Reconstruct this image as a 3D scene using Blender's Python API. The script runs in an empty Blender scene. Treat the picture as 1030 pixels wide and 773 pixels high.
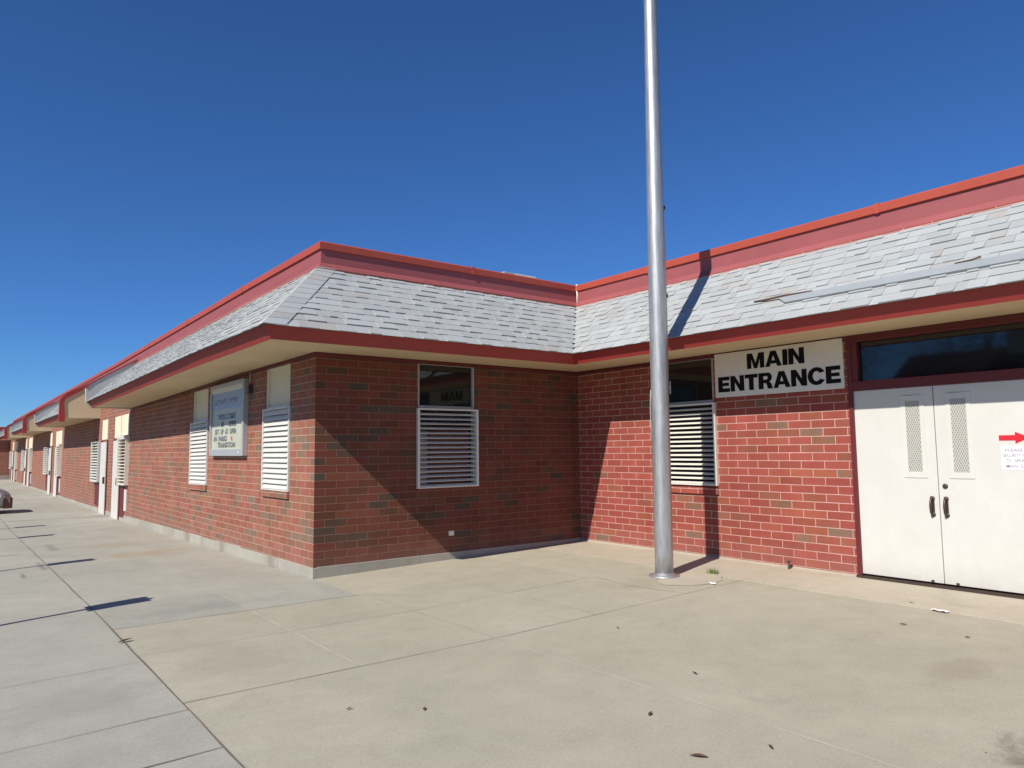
import bpy, bmesh, math, random
from mathutils import Vector, Matrix
rnd = random.Random(7)
S = bpy.context.scene
COL = S.collection

# ------------------------------------------------------------------ camera, world, sun, exposure
cam_d = bpy.data.cameras.new('camera'); cam = bpy.data.objects.new('camera', cam_d); COL.objects.link(cam)
S.camera = cam
yaw, pitch, roll = 0.660, 0.090, -0.011
f_ = Vector((math.sin(yaw)*math.cos(pitch), math.cos(yaw)*math.cos(pitch), math.sin(pitch)))
r_ = Vector((math.cos(yaw), -math.sin(yaw), 0)); u_ = r_.cross(f_)
r2 = r_*math.cos(roll)+u_*math.sin(roll); u2 = -r_*math.sin(roll)+u_*math.cos(roll)
M = Matrix((r2, u2, -f_)).transposed().to_4x4(); M.translation = Vector((-3.84, -9.20, 1.519))
cam.matrix_world = M
cam_d.sensor_width = 36; cam_d.lens = 36*732.5/1030; cam_d.clip_start = .05; cam_d.clip_end = 3000

SUN = Vector((1, .275, -.925)).normalized()          # the way the light travels
w = bpy.data.worlds.new('World'); S.world = w; w.use_nodes = True
nt = w.node_tree; bg = nt.nodes['Background']
sky = nt.nodes.new('ShaderNodeTexSky'); sky.sky_type = 'NISHITA'; sky.sun_disc = False
sky.sun_elevation = math.asin(-SUN.z)
sky.sun_rotation = math.atan2(-SUN.x, -SUN.y)
sky.altitude = 1500; sky.air_density = 1.0; sky.dust_density = 0; sky.ozone_density = 10
tint = nt.nodes.new('ShaderNodeMix'); tint.data_type = 'RGBA'; tint.blend_type = 'MULTIPLY'; tint.inputs[0].default_value = 1
tint.inputs[7].default_value = (.69, .965, 1.20, 1)
nt.links.new(sky.outputs[0], tint.inputs[6]); nt.links.new(tint.outputs[2], bg.inputs[0]); bg.inputs[1].default_value = .086
sd = bpy.data.lights.new('sun', 'SUN'); sd.energy = 4.85; sd.angle = math.radians(.53); sd.color = (1, .95, .87)
so = bpy.data.objects.new('sun', sd); COL.objects.link(so); so.rotation_euler = SUN.to_track_quat('-Z', 'Y').to_euler()
so.location = (-20, -6, 20)
S.view_settings.view_transform = 'Standard'; S.view_settings.look = 'None'
S.view_settings.exposure = 0.12; S.view_settings.gamma = 1
S.cycles.max_bounces = 8

W = 4.73
def G(x, y):
    z = -0.12+0.1*min(max(x/4.7, 0), 1)-0.012*min(max(y, 0), 12)
    return z-.022*max(0, -2.53-x) if x > -5 else z-.055
def off(y):
    return -.012*min(max(y-2, 0), 13)-.003*max(y-15, 0)

# ------------------------------------------------------------------ node helper
class NT:
    def __init__(s, name, rough=.8, spec=.3):
        s.mat = bpy.data.materials.new(name); s.mat.use_nodes = True
        s.t = s.mat.node_tree; s.b = s.t.nodes['Principled BSDF']
        s.b.inputs['Roughness'].default_value = rough; s.b.inputs['Specular IOR Level'].default_value = spec
        s.tc = s.t.nodes.new('ShaderNodeTexCoord')
    def n(s, typ, **kw):
        nd = s.t.nodes.new(typ)
        for k, v in kw.items(): setattr(nd, k, v)
        return nd
    def put(s, sock, v):
        if hasattr(v, 'is_linked') or hasattr(v, 'links'): s.t.links.new(v, sock)
        else: sock.default_value = v
    def m(s, op, a, b=None, c=None, clamp=False):
        nd = s.n('ShaderNodeMath', operation=op, use_clamp=clamp)
        s.put(nd.inputs[0], a)
        if b is not None: s.put(nd.inputs[1], b)
        if c is not None: s.put(nd.inputs[2], c)
        return nd.outputs[0]
    def noise(s, scale, detail=3, rough=.55, vec=None, dist=0):
        nd = s.n('ShaderNodeTexNoise'); nd.inputs['Scale'].default_value = scale
        nd.inputs['Detail'].default_value = detail; nd.inputs['Roughness'].default_value = rough
        nd.inputs['Distortion'].default_value = dist
        s.t.links.new(vec or s.tc.outputs['Object'], nd.inputs['Vector']); return nd.outputs['Fac']
    def ramp(s, fac, stops, interp='LINEAR'):
        nd = s.n('ShaderNodeValToRGB'); cr = nd.color_ramp; cr.interpolation = interp
        while len(cr.elements) < len(stops): cr.elements.new(.5)
        for e, (p, c) in zip(cr.elements, stops):
            e.position = p; e.color = (*c, 1) if len(c) == 3 else c
        s.put(nd.inputs[0], fac); return nd.outputs[0]
    def mix(s, fac, a, b, blend='MIX'):
        nd = s.n('ShaderNodeMix', data_type='RGBA', blend_type=blend)
        s.put(nd.inputs[0], fac)
        for i, v in ((6, a), (7, b)):
            if isinstance(v, tuple): nd.inputs[i].default_value = (*v, 1)
            else: s.t.links.new(v, nd.inputs[i])
        return nd.outputs[2]
    def bump(s, h, strength=.3, dist=.01):
        nd = s.n('ShaderNodeBump'); nd.inputs['Strength'].default_value = strength; nd.inputs['Distance'].default_value = dist
        s.t.links.new(h, nd.inputs['Height']); s.t.links.new(nd.outputs[0], s.b.inputs['Normal'])
    def col(s, c):
        if isinstance(c, tuple): s.b.inputs['Base Color'].default_value = (*c, 1)
        else: s.t.links.new(c, s.b.inputs['Base Color'])
    def g(s, v): return (v, v, v)

def plain(name, c, rough=.6, var=.12, scale=6, metal=0, spec=.4, bump=0, stretch=None):
    k = NT(name, rough, spec)
    vec = None
    if stretch:
        mp = k.n('ShaderNodeMapping'); mp.inputs['Scale'].default_value = stretch
        k.t.links.new(k.tc.outputs['Object'], mp.inputs[0]); vec = mp.outputs[0]
    a = k.noise(scale, 4, .6, vec); b = k.noise(scale*9, 3, .6, vec)
    v = k.m('ADD', k.m('MULTIPLY', k.m('SUBTRACT', a, .5), var*2.2), k.m('MULTIPLY', k.m('SUBTRACT', b, .5), var))
    v = k.m('ADD', v, 1.0)
    k.col(k.mix(1.0, c, v, 'MULTIPLY')); k.b.inputs['Metallic'].default_value = metal
    rr = k.m('ADD', k.m('MULTIPLY', k.m('SUBTRACT', a, .5), .25), rough, clamp=True); k.t.links.new(rr, k.b.inputs['Roughness'])
    if bump: k.bump(b, bump, .004)
    return k.mat

def brick_mat(name, stops, mortar, top_dirt=0):
    k = NT(name, .85, .25)
    sp = k.n('ShaderNodeSeparateXYZ'); k.t.links.new(k.tc.outputs['Object'], sp.inputs[0])
    u = k.m('ADD', k.m('ADD', sp.outputs[0], sp.outputs[1]), 100*.312+.005)
    n1 = k.noise(9, 2); n2 = k.noise(40, 2)
    u = k.m('ADD', u, k.m('MULTIPLY', k.m('SUBTRACT', n1, .5), .010))
    zz = k.m('ADD', k.m('ADD', sp.outputs[2], 10*.1016-.02), k.m('MULTIPLY', k.m('SUBTRACT', n2, .5), .006))
    rv = k.m('DIVIDE', zz, .1016); row = k.m('FLOOR', rv)
    uu = k.m('ADD', k.m('DIVIDE', u, .312), k.m('MULTIPLY', k.m('MODULO', row, 2.0), .5))
    cid = k.m('FLOOR', uu)
    fu = k.m('MULTIPLY', k.m('FRACT', uu), .312); fv = k.m('MULTIPLY', k.m('FRACT', rv), .1016)
    du = k.m('MINIMUM', fu, k.m('SUBTRACT', .312, fu)); dv = k.m('MINIMUM', fv, k.m('SUBTRACT', .1016, fv))
    d = k.m('MINIMUM', du, dv)
    mr = k.n('ShaderNodeMapRange', interpolation_type='SMOOTHSTEP'); k.t.links.new(d, mr.inputs[0])
    mr.inputs[1].default_value = .0032; mr.inputs[2].default_value = .0068
    mask = mr.outputs[0]
    cv = k.n('ShaderNodeCombineXYZ'); k.t.links.new(cid, cv.inputs[0]); k.t.links.new(row, cv.inputs[1])
    wn = k.n('ShaderNodeTexWhiteNoise'); k.t.links.new(cv.outputs[0], wn.inputs[0])
    # two tones inside one brick, as in the flashed bricks of the wall
    blot = k.noise(5.5, 3, .6)
    idv = k.m('ADD', wn.outputs[0], k.m('MULTIPLY', k.m('SUBTRACT', blot, .5), .30), clamp=True)
    c = k.ramp(idv, stops)
    sepc = k.n('ShaderNodeSeparateColor'); k.t.links.new(wn.outputs[1], sepc.inputs[0])
    br = k.m('ADD', k.m('MULTIPLY', sepc.outputs[1], .24), .88)
    fine = k.m('ADD', k.m('MULTIPLY', k.noise(170, 4, .7), .5), .75)
    c = k.mix(1.0, c, k.m('MULTIPLY', br, fine), 'MULTIPLY')
    mn = k.m('ADD', k.m('MULTIPLY', k.noise(3, 4, .7), .6), .68)
    mort = k.mix(1.0, mortar, mn, 'MULTIPLY')
    c = k.mix(mask, mort, c)
    # faint weathering streaks down the wall
    mp = k.n('ShaderNodeMapping'); mp.inputs['Scale'].default_value = (1.3, 1.3, .22); k.t.links.new(k.tc.outputs['Object'], mp.inputs[0])
    st = k.ramp(k.noise(1.6, 5, .65, mp.outputs[0]), [(.3, (.84, .82, .8)), (.6, (1, 1, 1)), (.8, (1.06, 1.05, 1.05))])
    c = k.mix(1.0, c, st, 'MULTIPLY')
    # splash dirt over the lowest courses
    zr = k.n('ShaderNodeMapRange'); k.t.links.new(k.m('ADD', sp.outputs[2], k.m('MULTIPLY', k.noise(4, 4), .35)), zr.inputs[0])
    zr.inputs[1].default_value = .5; zr.inputs[2].default_value = .12; zr.inputs[3].default_value = 0; zr.inputs[4].default_value = .3
    c = k.mix(zr.outputs[0], c, (.25, .17, .14))
    k.col(c)
    h = k.m('ADD', mask, k.m('MULTIPLY', k.noise(120, 4, .7), .35)); k.bump(h, .55, .006)
    return k.mat

RED = [(0, (.20, .12, .085)), (.03, (.24, .115, .07)), (.06, (.28, .095, .058)), (.14, (.31, .08, .056)),
       (.45, (.31, .072, .052)), (.75, (.325, .073, .056)), (.95, (.31, .095, .052)), (1, (.31, .078, .054))]
MIXD = [(0, (.105, .08, .062)), (.05, (.13, .085, .06)), (.14, (.19, .085, .052)), (.30, (.235, .078, .05)),
        (.6, (.275, .078, .054)), (.8, (.26, .072, .054)), (.95, (.27, .095, .054)), (1, (.27, .078, .054))]
m_brickE = brick_mat('red_brick', RED, (.62, .37, .32))
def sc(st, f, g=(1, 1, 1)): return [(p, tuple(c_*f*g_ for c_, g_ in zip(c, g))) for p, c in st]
m_brickF = brick_mat('shade_tone_mixed_brick', sc([(0, (.13, .092, .07)), (.05, (.15, .09, .065))]+MIXD[2:], .72, (.95, 1.0, .95)), (.24, .13, .095))  # mixed brick and mortar darkened: the centre wall's shade put into the colour
m_brickL = brick_mat('sunlit_tone_mixed_brick', [(0, (.20, .14, .105)), (.08, (.23, .145, .10)), (.2, (.27, .14, .088)), (.35, (.30, .125, .08)), (.6, (.325, .115, .078)), (.8, (.31, .112, .08)), (.92, (.33, .15, .09)), (1, (.325, .115, .08))], (.50, .33, .25))  # the same mixed brick lightened: sunlight on the long wall put into its colour

def concrete(name, c1, c2, rough=.9, marks=()):
    k = NT(name, rough, .25)
    geo = k.n('ShaderNodeNewGeometry')
    big = k.noise(.55, 5, .6, dist=.4); mid = k.noise(3.2, 5, .65); fine = k.noise(60, 5, .75); vf = k.noise(230, 2, .7)
    c = k.mix(k.ramp(big, [(.3, (0, 0, 0)), (.7, (1, 1, 1))]), c1, c2)
    v = k.m('ADD', k.m('MULTIPLY', k.m('SUBTRACT', mid, .5), .32), 1)
    v = k.m('ADD', v, k.m('MULTIPLY', k.m('SUBTRACT', fine, .5), .55))
    v = k.m('ADD', v, k.m('MULTIPLY', k.m('SUBTRACT', vf, .5), .8))
    v = k.m('ADD', v, k.m('MULTIPLY', k.m('SUBTRACT', geo.outputs['Random Per Island'], .5), .05))
    c = k.mix(1.0, c, v, 'MULTIPLY')
    # rusty and dark blotches
    bl = k.ramp(k.noise(1.1, 6, .7, dist=1.0), [(.60, (0, 0, 0)), (.78, (1, 1, 1))])
    c = k.mix(k.m('MULTIPLY', bl, .22), c, (.30, .21, .13))
    dk = k.ramp(k.noise(.8, 6, .75, dist=.6), [(.28, (1, 1, 1)), (.42, (0, 0, 0))])
    c = k.mix(k.m('MULTIPLY', dk, .22), c, (.16, .145, .125))
    sp = k.n('ShaderNodeTexVoronoi'); sp.inputs['Scale'].default_value = 13; k.t.links.new(k.tc.outputs['Object'], sp.inputs['Vector'])
    s2 = k.n('ShaderNodeSeparateColor'); k.t.links.new(sp.outputs['Color'], s2.inputs[0])
    dot = k.m('MULTIPLY', k.m('LESS_THAN', sp.outputs['Distance'], .05), k.m('GREATER_THAN', s2.outputs[0], .78))
    c = k.mix(k.m('MULTIPLY', dot, .5), c, (.08, .07, .06))
    sx3 = k.n('ShaderNodeSeparateXYZ'); k.t.links.new(k.tc.outputs['Object'], sx3.inputs[0])
    wob = k.noise(2.2, 6, .75, dist=.8)
    for mx, my, rx, ry, mc, ms in marks:      # stains of a fixed place: spilt soil, rust, tyre scuffs
        dx = k.m('DIVIDE', k.m('SUBTRACT', sx3.outputs[0], mx), rx); dy = k.m('DIVIDE', k.m('SUBTRACT', sx3.outputs[1], my), ry)
        dd = k.m('ADD', k.m('SQRT', k.m('ADD', k.m('MULTIPLY', dx, dx), k.m('MULTIPLY', dy, dy))), k.m('MULTIPLY', k.m('SUBTRACT', wob, .5), 2.6))
        q = k.n('ShaderNodeMapRange', interpolation_type='SMOOTHSTEP'); k.t.links.new(dd, q.inputs[0]); q.inputs[1].default_value = 1.1; q.inputs[2].default_value = .25
        q.inputs[3].default_value = 0; q.inputs[4].default_value = ms; c = k.mix(q.outputs[0], c, mc)
    k.col(c); k.bump(k.m('ADD', fine, k.m('MULTIPLY', vf, .6)), .35, .004)
    return k.mat
m_tan = concrete('tan_concrete', (.385, .358, .268), (.435, .40, .305), marks=[(.80, -7.85, .42, .30, (.11, .09, .06), .75), (2.9, -3.2, .7, .4, (.30, .25, .18), .35), (-2.0, -3.2, .5, .7, (.27, .22, .17), .25), (1.9, -6.9, .5, .2, (.26, .22, .17), .3)])
m_grey = concrete('grey_concrete', (.34, .33, .275), (.40, .385, .32), marks=[(-1.1, 4.7, .8, .55, (.36, .24, .13), .45), (-1.3, 6.6, .9, .6, (.34, .25, .16), .35), (-2.9, 3.2, .05, .5, (.10, .10, .09), .6), (-2.6, 4.2, .06, .6, (.12, .12, .10), .5), (-3.1, 6.2, .5, .1, (.12, .12, .10), .5), (-2.2, 6.9, .1, .9, (.14, .13, .11), .4), (-1.5, -.9, .9, .3, (.22, .23, .22), .35), (-3.1, -3.4, .6, .5, (.24, .235, .2), .3)])
m_ledge = concrete('light_concrete', (.44, .395, .305), (.49, .435, .34))
m_found = concrete('foundation_concrete', (.33, .31, .26), (.43, .41, .35), marks=[(0, y_, .3, .25, (.20, .15, .10), .5) for y_ in (1.5, 3.9, 6.2)])
m_joint = plain('joint_filler', (.17, .145, .115), .95, .3, 4)
m_sealant = plain('joint_sealant', (.50, .455, .365), .8, .2, 4)

def island_mat(name, stops, rough=.85, fine=.25, bumpv=.3):
    k = NT(name, rough, .25)
    geo = k.n('ShaderNodeNewGeometry')
    c = k.ramp(geo.outputs['Random Per Island'], stops)
    v = k.m('ADD', k.m('MULTIPLY', k.m('SUBTRACT', k.noise(160, 4, .75), .5), fine*2), 1)
    v2 = k.m('ADD', k.m('MULTIPLY', k.m('SUBTRACT', k.noise(1.3, 4, .6), .5), .22), 1)
    c = k.mix(1.0, c, k.m('MULTIPLY', v, v2), 'MULTIPLY'); k.col(c)
    k.bump(k.noise(260, 2, .7), bumpv, .003)
    return k.mat
m_shingle = island_mat('asphalt_shingle', [(0, (.355, .365, .355)), (.3, (.385, .40, .39)), (.6, (.415, .435, .425)), (.86, (.39, .395, .38)), (.95, (.37, .355, .33)), (1, (.405, .42, .41))], .9, .28)
m_under = plain('shingle_underlay', (.14, .13, .12), .95, .2, 20)
m_cap = plain('red_cap_metal', (.44, .078, .045), .5, .08, 1.5)
m_band = plain('faded_red_metal', (.33, .088, .088), .6, .14, 1.2, stretch=(1, 1, 4))
m_fascia = plain('red_fascia_paint', (.33, .040, .036), .5, .12, 1.5)
m_maroon = plain('maroon_paint', (.13, .022, .024), .5, .1, 3)
m_soffit = plain('cream_soffit_paint', (.62, .50, .32), .75, .12, 1.4)
m_cream = plain('cream_panel', (.78, .71, .53), .7, .08, 2)
m_white = plain('white_paint', (.655, .64, .585), .45, .07, 1.6, bump=.05)
m_ivory = plain('ivory_paint', (.74, .71, .62), .5, .08, 3)
m_greyframe = plain('grey_aluminium_frame', (.40, .39, .36), .45, .1, 5)
m_dark = plain('dark_interior', (.02, .02, .02), .9, .2, 3)
m_bronze = plain('dark_bronze_metal', (.10, .07, .06), .4, .1, 8, metal=.6)
m_black = plain('black_vinyl', (.010, .010, .011), .85, .1, 8, spec=.1)
m_redv = plain('red_vinyl', (.62, .02, .035), .45, .04, 8)
m_paper = plain('white_paper', (.82, .81, .84), .6, .03, 8)
m_ink = plain('grey_ink', (.30, .29, .32), .6, .05, 8)
m_inkred = plain('red_ink', (.6, .07, .12), .6, .05, 8)
m_signw = plain('aged_white_sign_board', (.74, .72, .65), .55, .10, 2.2)
m_alu = plain('board_aluminium', (.47, .48, .48), .4, .08, 3, metal=.25)
m_bface = plain('reader_board_face', (.50, .51, .40), .35, .08, 3)
m_bhead = plain('reader_board_header', (.34, .40, .50), .35, .12, 5)
def door_paint():
    k = NT('worn_door_paint', .45, .35); sp = k.n('ShaderNodeSeparateXYZ'); k.t.links.new(k.tc.outputs['Object'], sp.inputs[0])
    zr = k.n('ShaderNodeMapRange'); k.t.links.new(k.m('ADD', sp.outputs[2], k.m('MULTIPLY', k.noise(6, 6, .75), .5)), zr.inputs[0])
    zr.inputs[1].default_value = .55; zr.inputs[2].default_value = .25; zr.inputs[3].default_value = 0; zr.inputs[4].default_value = .4
    c = k.mix(k.ramp(k.noise(2.2, 5, .7), [(.35, (0, 0, 0)), (.7, (1, 1, 1))]), (.62, .605, .55), (.665, .65, .60))
    c = k.mix(zr.outputs[0], c, (.42, .39, .33)); mp = k.n('ShaderNodeMapping'); mp.inputs['Scale'].default_value = (1, 9, 1.5); k.t.links.new(k.tc.outputs['Object'], mp.inputs[0])
    c = k.mix(k.ramp(k.noise(3, 5, .7, mp.outputs[0]), [(.62, (0, 0, 0)), (.75, (.35, .35, .35))]), c, (.50, .47, .41)); k.col(c); k.bump(k.noise(40, 3), .06, .004); return k.mat
m_door = door_paint()
m_bink = plain('board_letters', (.15, .16, .18), .5, .1, 8)
m_bblue = plain('board_blue_letters', (.20, .28, .42), .5, .1, 8)
m_rubber = plain('tyre_rubber', (.025, .025, .025), .85, .1, 8)
m_strip = plain('grey_metal_channel', (.32, .345, .35), .5, .1, 1.5)
m_rust = plain('rusty_iron', (.12, .07, .05), .8, .3, 12)
m_leaf = plain('dry_leaf', (.10, .055, .03), .8, .3, 30)
m_litter = plain('white_litter', (.8, .8, .8), .6, .05, 8)
m_weed = plain('weed_green', (.13, .17, .04), .7, .3, 30)
m_stain = plain('dark_soil', (.07, .06, .04), .95, .4, 12)
m_foliage = plain('tree_foliage', (.06, .10, .025), .7, .4, 3)
m_bark = plain('tree_bark', (.12, .09, .065), .9, .3, 8)
m_grass = plain('lawn', (.10, .13, .04), .9, .4, 2)
m_asph = plain('asphalt_road', (.055, .053, .05), .95, .3, 2)
m_rope = plain('rope', (.45, .43, .40), .8, .1, 8)

def glass_mat(name, tint=(.012, .014, .014)):
    k = NT(name, .04, .6); k.col(tint)
    k.b.inputs['IOR'].default_value = 1.52
    k.bump(k.noise(1.5, 2), .02, .02); return k.mat
m_glass = glass_mat('window_glass')
def pole_mat():
    k = NT('spun_aluminium', .5, .5)
    mp = k.n('ShaderNodeMapping'); mp.inputs['Scale'].default_value = (14, 14, 1.2); k.t.links.new(k.tc.outputs['Object'], mp.inputs[0])
    a = k.noise(2.5, 6, .7, mp.outputs[0]); b = k.noise(2.2, 4)
    c = k.ramp(a, [(.3, (.34, .34, .335)), (.55, (.50, .50, .49)), (.75, (.60, .60, .585))])
    c = k.mix(k.ramp(b, [(.35, (.35, .35, .35)), (.6, (0, 0, 0))]), c, (.38, .38, .38)); k.col(c)
    k.b.inputs['Metallic'].default_value = .7
    k.t.links.new(k.m('ADD', k.m('MULTIPLY', a, .22), .38), k.b.inputs['Roughness']); return k.mat
m_pole = pole_mat()
def mesh_glass():
    # wired vision panel: pale diamond mesh over dark glass
    k = NT('expanded_metal_screen', .5, .4)
    sp = k.n('ShaderNodeSeparateXYZ'); k.t.links.new(k.tc.outputs['Object'], sp.inputs[0])
    a = k.m('DIVIDE', sp.outputs[1], .024); b = k.m('DIVIDE', sp.outputs[2], .050)
    p = k.m('ABSOLUTE', k.m('SUBTRACT', k.m('FRACT', k.m('ADD', a, b)), .5)); q = k.m('ABSOLUTE', k.m('SUBTRACT', k.m('FRACT', k.m('SUBTRACT', a, b)), .5))
    mk = k.m('GREATER_THAN', k.m('MAXIMUM', p, q), .36)
    k.col(k.mix(mk, (.24, .24, .21), (.58, .57, .51))); return k.mat
m_mesh = mesh_glass()

# ------------------------------------------------------------------ mesh helpers
class MB:
    def __init__(s): s.v = []; s.f = []; s.mi = []; s.sm = []
    def face(s, pts, mi=0, smooth=False):
        b = len(s.v); s.v += [tuple(p) for p in pts]; s.f.append(tuple(range(b, b+len(pts)))); s.mi.append(mi); s.sm.append(smooth)
    def hexa(s, p, mi=0):          # 8 points: bottom loop 0-3, top loop 4-7
        b = len(s.v); s.v += [tuple(q) for q in p]
        for f in ((0, 3, 2, 1), (4, 5, 6, 7), (0, 1, 5, 4), (1, 2, 6, 5), (2, 3, 7, 6), (3, 0, 4, 7)):
            s.f.append(tuple(b+i for i in f)); s.mi.append(mi); s.sm.append(False)
    def box(s, x0, x1, y0, y1, z0, z1, mi=0):
        s.hexa([(x0, y0, z0), (x1, y0, z0), (x1, y1, z0), (x0, y1, z0), (x0, y0, z1), (x1, y0, z1), (x1, y1, z1), (x0, y1, z1)], mi)
    def prism(s, poly, axis, a0, a1, mi=0, side_mi=None, mi2=None):
        # poly in the two other axes; axis 'x','y','z'
        def P(p, a): return {'x': (a, p[0], p[1]), 'y': (p[0], a, p[1]), 'z': (p[0], p[1], a)}[axis]
        n = len(poly); b = len(s.v)
        s.v += [P(p, a0) for p in poly]+[P(p, a1) for p in poly]
        s.f.append(tuple(range(b, b+n))[::-1]); s.mi.append(mi); s.sm.append(False)
        s.f.append(tuple(range(b+n, b+2*n))); s.mi.append(mi if mi2 is None else mi2); s.sm.append(False)
        for i in range(n):
            j = (i+1) % n; s.f.append((b+i, b+j, b+n+j, b+n+i)); s.mi.append(mi if side_mi is None else side_mi); s.sm.append(False)
    def lathe(s, prof, c=(0, 0, 0), seg=24, mi=0, axis='z'):
        b = len(s.v)
        for r, z in prof:
            for i in range(seg):
                a = 2*math.pi*i/seg; p = (r*math.cos(a), r*math.sin(a), z)
                if axis == 'y': p = (p[0], p[2], p[1])
                if axis == 'x': p = (p[2], p[0], p[1])
                s.v.append((p[0]+c[0], p[1]+c[1], p[2]+c[2]))
        for k in range(len(prof)-1):
            for i in range(seg):
                j = (i+1) % seg
                s.f.append((b+k*seg+i, b+k*seg+j, b+(k+1)*seg+j, b+(k+1)*seg+i)); s.mi.append(mi); s.sm.append(True)
        for k in (0, len(prof)-1):
            if prof[k][0] > 1e-5: s.f.append(tuple(b+k*seg+i for i in range(seg))); s.mi.append(mi); s.sm.append(False)
    def tube(s, pts, r, seg=8, mi=0):
        pts = [Vector(p) for p in pts]; b = len(s.v); n = len(pts)
        for k, p in enumerate(pts):
            t = (pts[min(k+1, n-1)]-pts[max(k-1, 0)]).normalized()
            a = t.orthogonal().normalized() if k == 0 else (a-t*a.dot(t)).normalized()
            c = t.cross(a); rr = r[k] if isinstance(r, (list, tuple)) else r
            for i in range(seg):
                th = 2*math.pi*i/seg; s.v.append(tuple(p+a*math.cos(th)*rr+c*math.sin(th)*rr))
        for k in range(n-1):
            for i in range(seg):
                j = (i+1) % seg; s.f.append((b+k*seg+i, b+k*seg+j, b+(k+1)*seg+j, b+(k+1)*seg+i)); s.mi.append(mi); s.sm.append(True)
        for k in (0, n-1): s.f.append(tuple(b+k*seg+i for i in range(seg))); s.mi.append(mi); s.sm.append(False)
    def build(s, name, mats, parent=None, shear=False, bevel=0, world=True):
        if not isinstance(mats, (list, tuple)): mats = [mats]
        v = [(x, y, z+off(y)) if shear else (x, y, z) for x, y, z in s.v]
        me = bpy.data.meshes.new(name); me.from_pydata(v, [], s.f)
        for m in mats: me.materials.append(m)
        for p, mi, sm in zip(me.polygons, s.mi, s.sm): p.material_index = mi; p.use_smooth = sm
        bm = bmesh.new(); bm.from_mesh(me)
        bmesh.ops.remove_doubles(bm, verts=bm.verts, dist=1e-6) if not getattr(s, 'keep', False) else None
        bmesh.ops.recalc_face_normals(bm, faces=bm.faces); bm.to_mesh(me); bm.free(); me.update()
        o = bpy.data.objects.new(name, me); COL.objects.link(o)
        if parent:
            o.parent = parent
            if world: o.matrix_parent_inverse = root_inv(parent)
        if bevel:
            md = o.modifiers.new('bevel', 'BEVEL'); md.width = bevel; md.segments = 2; md.limit_method = 'ANGLE'; md.angle_limit = .6
        return o
def root_inv(p):
    m = Matrix.Identity(4); q = p
    while q: m = Matrix.Translation(q.location) @ (q.matrix_parent_inverse if q.parent else Matrix.Identity(4)) @ m if False else m; q = q.parent
    t = Vector((0, 0, 0)); q = p
    while q: t += q.location; q = q.parent
    return Matrix.Translation(-t) if not p.parent else Matrix.Identity(4)
def empty(name, loc=(0, 0, 0)):
    o = bpy.data.objects.new(name, None); COL.objects.link(o); o.location = loc; o.empty_display_size = .2; return o
def tag(o, label, cat, group=None):
    o['label'] = label; o['category'] = cat
    if group: o['group'] = group
    return o
def struct(o): o['kind'] = 'structure'; return o
def text_mesh(name, body, mat, origin, ux, up, height, width=None, bold=.0, depth=.003, parent=None, align='LEFT', spacing=1.0, stretchx=1.0):
    """extruded lettering; ux = reading direction, up = up direction (world vectors)"""
    cu = bpy.data.curves.new(name, 'FONT'); cu.body = body; cu.size = 1; cu.offset = bold; cu.space_character = spacing; cu.resolution_u = 4
    t = bpy.data.objects.new(name, cu); COL.objects.link(t); bpy.context.view_layer.update()
    me = bpy.data.meshes.new_from_object(t.evaluated_get(bpy.context.evaluated_depsgraph_get()))
    bpy.data.objects.remove(t); bpy.data.curves.remove(cu)
    xs = [v.co.x for v in me.vertices]; ys = [v.co.y for v in me.vertices]
    x0, x1, y0, y1 = min(xs), max(xs), min(ys), max(ys)
    sy = height/(y1-y0); sx = (width/(x1-x0)) if width else sy*stretchx
    ux = Vector(ux); up = Vector(up); n = ux.cross(up); o = Vector(origin)
    bm = bmesh.new(); bm.from_mesh(me)
    r = bmesh.ops.extrude_face_region(bm, geom=list(bm.faces)); ex = {e for e in r['geom'] if isinstance(e, bmesh.types.BMVert)}
    for v in bm.verts:
        a, b = (v.co.x-x0)*sx, (v.co.y-y0)*sy
        v.co = o+ux*a+up*b+n*(depth if v in ex else 0)
    bmesh.ops.recalc_face_normals(bm, faces=bm.faces); bm.to_mesh(me); bm.free()
    me.materials.clear(); me.materials.append(mat); me.name = name
    ob = bpy.data.objects.new(name, me); COL.objects.link(ob)
    if parent: ob.parent = parent; ob.matrix_parent_inverse = root_inv(parent)
    return ob

# ------------------------------------------------------------------ ground
mb = MB()
xs = [-400, -120, -40, -14, -13.5, -4.56, -4.55, -2.53, 0, 1, 2, 3, 4.7, 8, 20, 60, 400]
ys = [-400, -100, -30, -15, -9, -4, 0, 2, 4, 6, 8, 10, 12, 20, 40, 60, 120, 400]
def GB(x, y):
    z = G(x, y)-.10 if -14 < x < -4.555 else G(x, y)-.02
    return z
for i in range(len(xs)-1):
    for j in range(len(ys)-1):
        mb.face([(x, y, GB(x, y)) for x, y in ((xs[i], ys[j]), (xs[i+1], ys[j]), (xs[i+1], ys[j+1]), (xs[i], ys[j+1]))], 0 if (xs[i] < -13.6 or xs[i] > 16) else 1)
struct(mb.build('ground', [m_grass, m_joint]))
mb = MB()
yy = [-120, -30, -12, 0, 3, 6, 9, 12, 14]
for j in range(len(yy)-1):
    mb.face([(x, y, G(-6, y)-.09) for x, y in ((-13.5, yy[j]), (-4.56, yy[j]), (-4.56, yy[j+1]), (-13.5, yy[j+1]))])
struct(mb.build('road', m_asph))
mb = MB()
for x in range(0, 12):
    y = -22+x*3.0
    if y < 13: mb.face([(a, b, G(-6, b)-.086) for a, b in ((-9.5, y), (-4.9, y), (-4.9, y+.1), (-9.5, y+.1))])
struct(mb.build('road_marking', m_ivory))

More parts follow.
